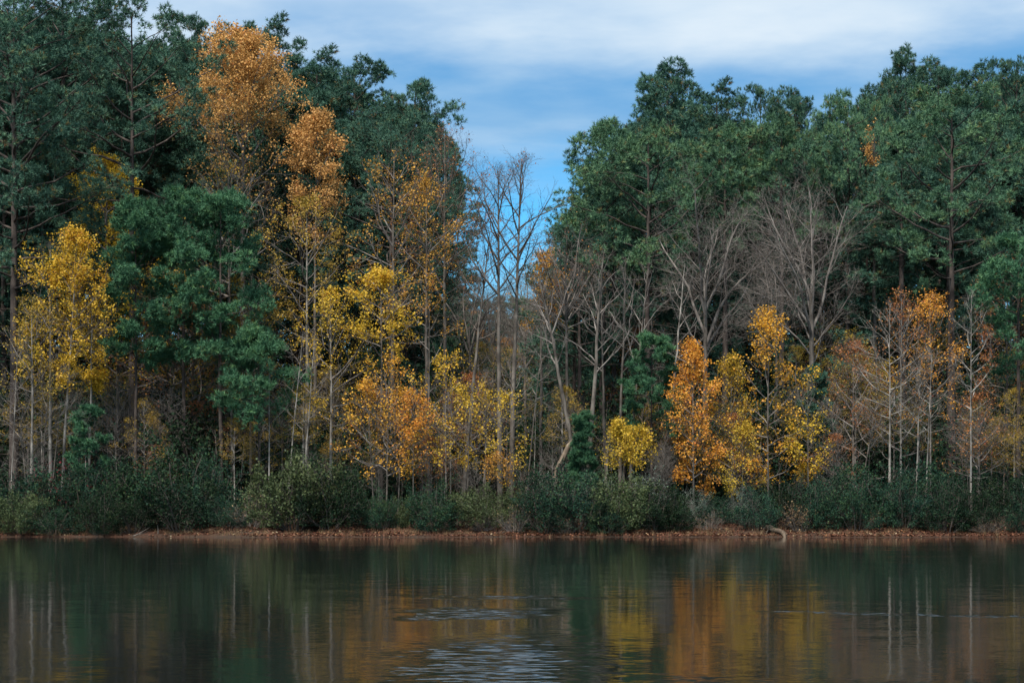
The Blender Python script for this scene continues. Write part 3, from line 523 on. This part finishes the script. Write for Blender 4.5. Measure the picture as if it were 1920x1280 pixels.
SHRUB_KINDS = SH = {'dark': [(3.3, 2.0, dict()), (3.0, 2.1, dict(n=(17, 8, 5))), (3.6, 1.9, dict()), (2.6, 2.0, dict(n=(14, 8, 5), nl=13))],
      'olive': [(3.2, 2.0, dict(leaf='bush2', size=.075)), (2.6, 1.8, dict(leaf='bush2', size=.075))],
      'silver': [(3.2, 1.5, dict(leaf='silver', size=.06, nl=9, twig='twig')), (2.8, 1.3, dict(leaf='silver', size=.06, nl=9, twig='twig'))],
      'brush': [(2.0, 1.5, dict(leaf='straw', nl=1, size=.06, twig='twig', n=(20, 7, 5))), (1.3, 1.3, dict(leaf='straw', nl=2, size=.06, twig='twig', n=(20, 7, 5)))],
      'red': [(2.6, 1.6, dict(leaf='red', nl=5, size=.085, n=(12, 6, 5), bare=.3))],
      'holly': [(7.0, 2.6, dict(leaf='bush', size=.16, spread=.16, n=(20, 9, 5), nl=10)), (6.0, 3.0, dict(leaf='bush', size=.16, spread=.16, n=(20, 9, 5), nl=10))]}
proto = {}
LOOK = {'dark': 'dark green leafy shrub', 'olive': 'olive green shrub', 'silver': 'silvery grey-green shrub', 'brush': 'bare brown brushwood bush', 'red': 'crimson-leaved shrub', 'holly': 'dark evergreen holly'}
NAME = {'dark': 'evergreen_shrub', 'olive': 'olive_shrub', 'silver': 'silver_shrub', 'brush': 'brushwood_bush', 'red': 'crimson_shrub', 'holly': 'holly_tree'}
rq = random.Random(11)
def put_shrub(kind, px, Y, top, where, v=None, wide=1.0, group=None):
    v = rq.randrange(len(SH[kind])) if v is None else v
    H, Rw, k = SH[kind][v]; Y -= (1.15 if Y < 103.7 else .6) * (Y < 106) * (kind != 'brush'); b = base(px, Y); s = max((ZP(top, Y) - b[2]) / H * (1.14 if kind == 'holly' else rq.uniform(.9, 1.38)), .25); lab = LOOK[kind] + ' ' + where
    if (kind, v) not in proto:
        o = proto[kind, v] = shrub(NAME[kind], shrub_mesh(300 + 17 * v + 7 * len(proto), H, Rw, **k), b, lab, 'holly' if kind == 'holly' else 'shrub', group)
    else: o = copy_tree(proto[kind, v], b, 0, 1.0, lab, group)
    o.rotation_euler.z = rq.uniform(0, 6.28); w = wide * max(s, .75) * rq.uniform(.85, 1.15); o.scale = (w, w, s); return o
for a in [
    ('dark', 15, 104.5, 895, 'beneath the thin white sapling on the left shore'), ('olive', 40, 102.4, 925, 'low over the water at the outer end of the left shore'),
    ('dark', 95, 104.2, 900, 'in front of the crimson-leaved shrub'), ('dark', 100, 102.3, 935, 'hanging over the water below the crimson-leaved shrub'),
    ('dark', 165, 104.6, 880, 'at the foot of the leaning white birch'), ('dark', 185, 102.5, 928, 'overhanging the water below the leaning white birch'),
    ('dark', 245, 104.8, 868, 'below the bushy little pine'), ('dark', 250, 102.8, 930, 'overhanging the water beside the two crossed sticks'),
    ('dark', 320, 105.2, 850, 'at the foot of the young pine clump, tallest there'), ('dark', 340, 103.2, 905, 'in front of the tallest shrub under the young pine clump'),
    ('dark', 395, 104.6, 878, 'under the widest young pine'), ('dark', 425, 103.0, 920, 'right beside the grey brushwood below the small layered pine'),
    ('brush', 470, 102.6, 935, 'below the small layered pine'), ('olive', 490, 104.4, 905, 'below the small layered pine'),
    ('olive', 550, 103.5, 878, 'at the foot of the paired pale leaning stems'), ('dark', 620, 103.6, 882, 'next to the olive shrub under the paired pale stems'),
    ('dark', 665, 104.2, 910, 'left of the gold sapling stems'), ('dark', 715, 103.4, 920, 'under the bright gold sapling cluster'),
    ('olive', 755, 104.0, 925, 'beneath the orange sapling'), ('dark', 805, 103.4, 928, 'at the foot of the slender grey pole tree'),
    ('dark', 855, 104.2, 915, 'beneath the gold sapling nearest the gap'), ('olive', 900, 103.6, 925, 'near the little orange-leaved bush'),
    ('olive', 955, 104.6, 905, 'under the thin yellow sapling in the gap'), ('brush', 905, 101.9, 955, 'on the leafy bank below the gap'), ('brush', 965, 101.9, 950, 'on the leafy bank below the thin yellow sapling'),
    ('silver', 1028, 105.0, 868, 'beside the broken leaning stump'), ('dark', 1020, 103.6, 895, 'below the broken leaning stump'),
    ('dark', 1075, 103.6, 900, 'below the tiny bright green pine'), ('brush', 1062, 101.8, 960, 'spreading fallen twigs under the broken stump'), ('silver', 1118, 104.4, 885, 'between the tiny pine and the small yellow maple bush'),
    ('olive', 1165, 103.6, 905, 'below the small yellow maple bush'), ('dark', 1140, 102.6, 935, 'overhanging the bank below the small yellow maple bush'),
    ('silver', 1212, 104.4, 888, 'at the foot of the cone-shaped young pine'), ('dark', 1225, 103.0, 912, 'below the cone-shaped young pine'), ('dark', 1262, 103.6, 915, 'left of the orange maple stem'),
    ('silver', 1305, 104.6, 908, 'around the orange maple stem'), ('brush', 1330, 102.4, 950, 'behind the red leafy bank under the orange maple'), ('dark', 1345, 104.6, 925, 'between the orange maple and the thin yellow birch'),
    ('silver', 1398, 104.6, 900, 'below the low yellow-green sapling'), ('dark', 1425, 103.0, 920, 'behind the curved driftwood limb'), ('dark', 1475, 103.8, 908, 'at the foot of the tall golden birch'), ('brush', 1500, 102.2, 950, 'just along the bank from the curved driftwood limb'),
    ('dark', 1525, 103.4, 905, 'at the foot of the yellow birch nearest the white stems'), ('dark', 1575, 104.6, 875, 'below the low tangle of bare branches, tallest there'), ('dark', 1605, 103.2, 915, 'in front of the low tangle of bare branches'),
    ('dark', 1655, 104.2, 885, 'around the straight white-stemmed birch'), ('dark', 1695, 103.0, 915, 'in front of the straight white-stemmed birch'),
    ('dark', 1740, 104.2, 885, 'around the slim white stems'), ('dark', 1775, 102.8, 920, 'overhanging the bank beside the slim white stems'), ('dark', 1825, 103.6, 905, 'around the lone slender white birch'),
    ('dark', 1880, 104.2, 893, 'below the low boughs of the end pine'), ('dark', 1915, 102.8, 920, 'at the outer end of the right-hand shore'), ('brush', 1850, 101.8, 970, 'spilling over the bank by the lone white birch'), ('brush', 1640, 101.9, 965, 'at the water below the straight white-stemmed birch')]:
    put_shrub(*a)
for k in range(7):
    for px in (-40 - 45 * k, 1965 + 45 * k): put_shrub('dark', px, 103.2 + (k % 2) * 1.2, 900, 'farther along the shore past the ' + ('huge drooping' if px < 0 else 'right-hand end') + ' pine', group='shrubs farther along the shore')
put_shrub('red', 118, 106.2, 862, 'glowing among the white stems under the yellow birches')
# ------------------------------------------------------------------ the wood behind
rs = random.Random(5)
SKY_X = [0, 240, 370, 500, 600, 700, 800, 850, 900, 1040, 1080, 1110, 1190, 1250, 1310, 1350, 1500, 1550, 1620, 1690, 1800, 1920]
SKY_Y = [-40, 20, 50, 60, 110, 125, 175, 260, 560, 560, 300, 250, 190, 130, 185, 172, 182, 195, 155, 112, 138, 112]
ZONE = [(150, 'the huge drooping pine'), (300, 'the tall open pine'), (420, 'the young pine clump'), (560, 'the big orange oak'), (700, 'the narrow orange oak'), (900, 'the russet tree'), (1090, 'the twin-trunked bare tree'),
        (1260, 'the dead grey trunks'), (1400, 'the grey bare elm'), (1560, 'the rounded bare elm'), (1720, 'the orange birches'), (1850, 'the umbrella pine'), (9999, 'the right-hand end pine')]
def zone(px): return next(z for lim, z in ZONE if px < lim)
def height(o): return max(v[2] for c in o.children for v in c.bound_box)
hsrc = {}
def deep_pine(px, Y, top, label, group):
    v = rs.randrange(4); b = base(px, Y)
    if v not in hsrc:
        H = 27.0; hsrc[v] = assemble('pine_tree', pine_mesh(700 + v, H, H * (.22, .3, .4, .35)[v], (4.6, 5.2, 4.8, 5.6)[v], r0=.26, need=13, shoots=12, puff=.6, nl=.3, w=.029, dead=14), b, label, 'pine tree', group); o = hsrc[v]
    else: o = copy_tree(hsrc[v], b, 0, 1., label, group)
    s = max((ZP(top, Y) - b[2]) / 27.0, .25); w = max(s, .7) * rs.uniform(.9, 1.1); o.scale = (w, w, s); o.rotation_euler.z = rs.uniform(0, 6.28); return o
for row, (Y0, step, drop) in enumerate([(127, 84, 85), (141, 76, 55), (158, 66, 40), (176, 62, 60)]):
    px = -330 + row * 25
    while px < 2250:
        if not (815 < px < 1075):
            sk = np.interp(px, SKY_X, SKY_Y)
            deep_pine(px, Y0 + rs.uniform(-4, 4), sk + drop * rs.uniform(.5, 1.8) + 20, 'dark pine deep in the wood behind ' + zone(px), 'pines deep in the wood')
        px += step * rs.uniform(.8, 1.25)
for px, Y, top in [(850, 185, 575), (905, 215, 590), (965, 200, 600), (1010, 190, 560), (1050, 178, 530), (930, 240, 560), (1000, 250, 565), (875, 250, 560), (825, 170, 520), (1075, 170, 480), (960, 270, 560), (1040, 240, 560), (900, 180, 640), (985, 172, 650)]:
    deep_pine(px, Y, top, 'distant green pine seen through the gap beyond the cove', 'distant pines in the gap')
oh = height(oak)
for px, Y, top in [(890, 192, 620), (1055, 172, 600), (955, 190, 630), (860, 228, 570), (1010, 182, 640)]:
    b = base(px, Y); s = (ZP(top, Y) - b[2]) / oh
    copy_tree(oak, b, rs.uniform(0, 6), (s * 1.8, s * 1.8, s), 'distant orange-brown tree seen through the gap', 'distant orange trees in the gap')
for px, Y, top in [(880, 128, 430), (925, 140, 470), (985, 134, 450), (1030, 126, 420), (905, 165, 520), (965, 170, 530)]:
    b = base(px, Y); s_ = (ZP(top, Y) - b[2]) / height(elm); copy_tree(elm, b, rs.uniform(0, 6), (s_ * .8, s_ * .8, s_), 'bare grey tree standing farther back in the gap', 'bare trees back in the gap')
# evergreen hollies and dim leafy trees in the shade
for Y0, step, top in [(113, 95, 800), (119, 90, 750), (128, 85, 710), (142, 80, 670), (160, 75, 640), (182, 70, 620)]:
    px = rs.uniform(-330, -260)
    while px < 2250:
        if Y0 > 125 or not (870 < px < 1110): put_shrub('holly', px, Y0 + rs.uniform(-2.5, 2.5), top + rs.uniform(-45, 60) + (60 if 860 < px < 1080 else 0), 'in the deep shade near ' + zone(px), group='hollies in the shade')
        px += step * rs.uniform(.75, 1.3)
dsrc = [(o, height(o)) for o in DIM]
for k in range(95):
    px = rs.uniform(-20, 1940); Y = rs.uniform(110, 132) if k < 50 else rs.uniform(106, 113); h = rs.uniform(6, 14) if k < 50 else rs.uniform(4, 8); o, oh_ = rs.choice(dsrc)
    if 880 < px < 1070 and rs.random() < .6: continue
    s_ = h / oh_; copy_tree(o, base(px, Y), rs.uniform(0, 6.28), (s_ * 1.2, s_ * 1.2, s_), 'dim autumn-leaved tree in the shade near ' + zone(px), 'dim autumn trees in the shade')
# thin understorey saplings in the shade
us = [thin, twiggy, whip]; uh = [height(o) for o in us]
for k in range(140):
    px = rs.uniform(-20, 1940); Y = rs.uniform(107.5, 126) if k < 90 else rs.uniform(104.8, 109); h = rs.uniform(3.5, 10) if k < 90 else rs.uniform(2.5, 6); i = rs.randrange(3)
    s = h / uh[i]; copy_tree(us[i], base(px, Y), rs.uniform(0, 6.28), s, 'thin bare sapling in the shade near ' + zone(px), 'bare saplings in the shade of the wood', tilt=rs.uniform(-.08, .08))

# ------------------------------------------------------------------ the bank: fallen leaves, grass, driftwood, stump
def bank():
    rng = np.random.default_rng(77)
    m = 26000; x = rng.uniform(-32, 32, m); d = 0.12 + np.abs(rng.normal(0, 1, m)) ** 1.1 * 1.9; y = shore(x) + d
    keep = rng.random(m) < np.clip(.55 + .6 * clump(np.stack([x, y * 2, 0 * x], 1), 3, .6) + np.clip((x + 10) / 22, -.6, .3), .05, 1); x, y = x[keep], y[keep]; m = len(x)
    z = ground(x, y) + rng.uniform(.005, .05, m); pos = np.stack([x, y, z], 1)
    th = rng.random(m) * 6.283; ax = np.stack([np.cos(th), np.sin(th), rng.normal(.05, .45, m)], 1); ax = unit(ax); sd = unit(np.cross(UP + rng.normal(0, .45, (m, 3)), ax)); nn = np.cross(ax, sd)
    s = (.11 * (.6 + .8 * rng.random(m)))[:, None]
    A = Acc(); A.quads(np.stack([pos - ax * s * .5, pos + sd * s * .4 + nn * s * .15, pos + ax * s * .5, pos - sd * s * .4 + nn * s * .15], 1), np.clip(rng.normal(.5, .27, m), 0, 1))
    o = link('leaf_litter', A.make('leaf_litter', M['litter'])); o['kind'] = 'stuff'; o['label'] = 'rust red fallen leaves strewn along the bank'; o['category'] = 'leaf litter'
    # dry grass along the water's edge
    k = 420; cx_ = rng.uniform(-30, 30, k); cy_ = shore(cx_) + rng.uniform(.15, 2.6, k); nb = 22
    bx = np.repeat(cx_, nb) + rng.normal(0, .10, k * nb); by = np.repeat(cy_, nb) + rng.normal(0, .10, k * nb); bz = ground(bx, by) - .02
    b = np.stack([bx, by, bz], 1); dr = unit(np.stack([rng.normal(0, .5, k * nb), rng.normal(0, .5, k * nb), np.ones(k * nb)], 1)); L_ = (rng.uniform(.1, .42, k * nb) * np.repeat(rng.uniform(.5, 1.2, k), nb))[:, None]
    sd = unit(np.cross(dr, rng.standard_normal((k * nb, 3)))) * .007
    A = Acc(); A.tris(np.stack([b - sd, b + sd, b + dr * L_], 1), np.clip(rng.normal(.5, .25, k * nb), 0, 1))
    o = link('dry_grass', A.make('dry_grass', M['straw'])); o['kind'] = 'stuff'; o['label'] = 'thin dry grass along the edge of the water'; o['category'] = 'grass'
    def stick(name, pts, rad, mat, label, cat, sides=7, extra=()):
        A = Acc(); P = np.array(pts, float)[None]; A.tubes(P, np.array(rad, float)[None], sides); o = link(name, A.make(name, M[mat], True)); tag(o, label, cat)
        for nm, pp, rr in extra:
            A = Acc(); A.tubes(np.array(pp, float)[None], np.array(rr, float)[None], 5); link(nm, A.make(nm, M[mat], True), o)
        return o
    def at(px, py, Y): return [XP(px, Y), Y, ZP(py, Y)]
    stick('driftwood_limb', [at(1437, 985, 101.6), at(1443, 989, 101.4), at(1452, 994, 101.1), at(1460, 995, 100.8), at(1467, 998, 100.5), at(1471, 1004, 100.2), at(1472, 1009, 100.0)], [.04, .17, .16, .14, .13, .10, .06], 'rot', 'pale curved driftwood limb lying from the bank into the water', 'driftwood',
          extra=[('side_branch', [at(1443, 989, 101.4), at(1438, 996, 101.0), at(1436, 1005, 100.6)], [.05, .035, .02]), ('broken_fork', [at(1461, 995, 100.8), at(1469, 995, 100.6), at(1476, 1002, 100.3)], [.06, .05, .02])])
    stick('fallen_stick', [at(250, 1005, 100.4), at(264, 998, 100.8), at(281, 988, 101.3)], [.025, .022, .012], 'grey', 'pale fallen stick propped steeply over the left bank', 'stick')
    stick('fallen_stick', [at(249, 1004, 100.6), at(266, 1000, 100.9), at(283, 993, 101.4)], [.024, .02, .012], 'grey', 'flatter pale stick crossing under the steeper one on the left bank', 'stick')
    stick('broken_stake', [at(296, 1004, 100.9), at(296.5, 994, 100.9), at(295.5, 984, 100.9)], [.03, .028, .015], 'grey', 'short pale stake upright at the left waterline', 'stick')
    stick('leaning_stump', [at(1043, 892, 106), at(1050, 872, 106), at(1056, 858, 106), at(1062, 846, 106), at(1067, 834, 106), at(1072, 825, 106)], [.2, .19, .17, .16, .14, .03], 'rot', 'broken leaning tree stump with jagged pale top in the gap', 'stump', 9,
          extra=[('split_splinter', [at(1042, 880, 105.7), at(1051, 864, 105.7), at(1058, 852, 105.7)], [.08, .06, .02]), ('jagged_tip', [at(1068, 834, 106.1), at(1072, 828, 106.1), at(1073, 822, 106.1)], [.06, .04, .01]), ('root_end', [at(1043, 893, 106), at(1039, 925, 106), at(1036, 962, 106)], [.2, .22, .26])])
bank()
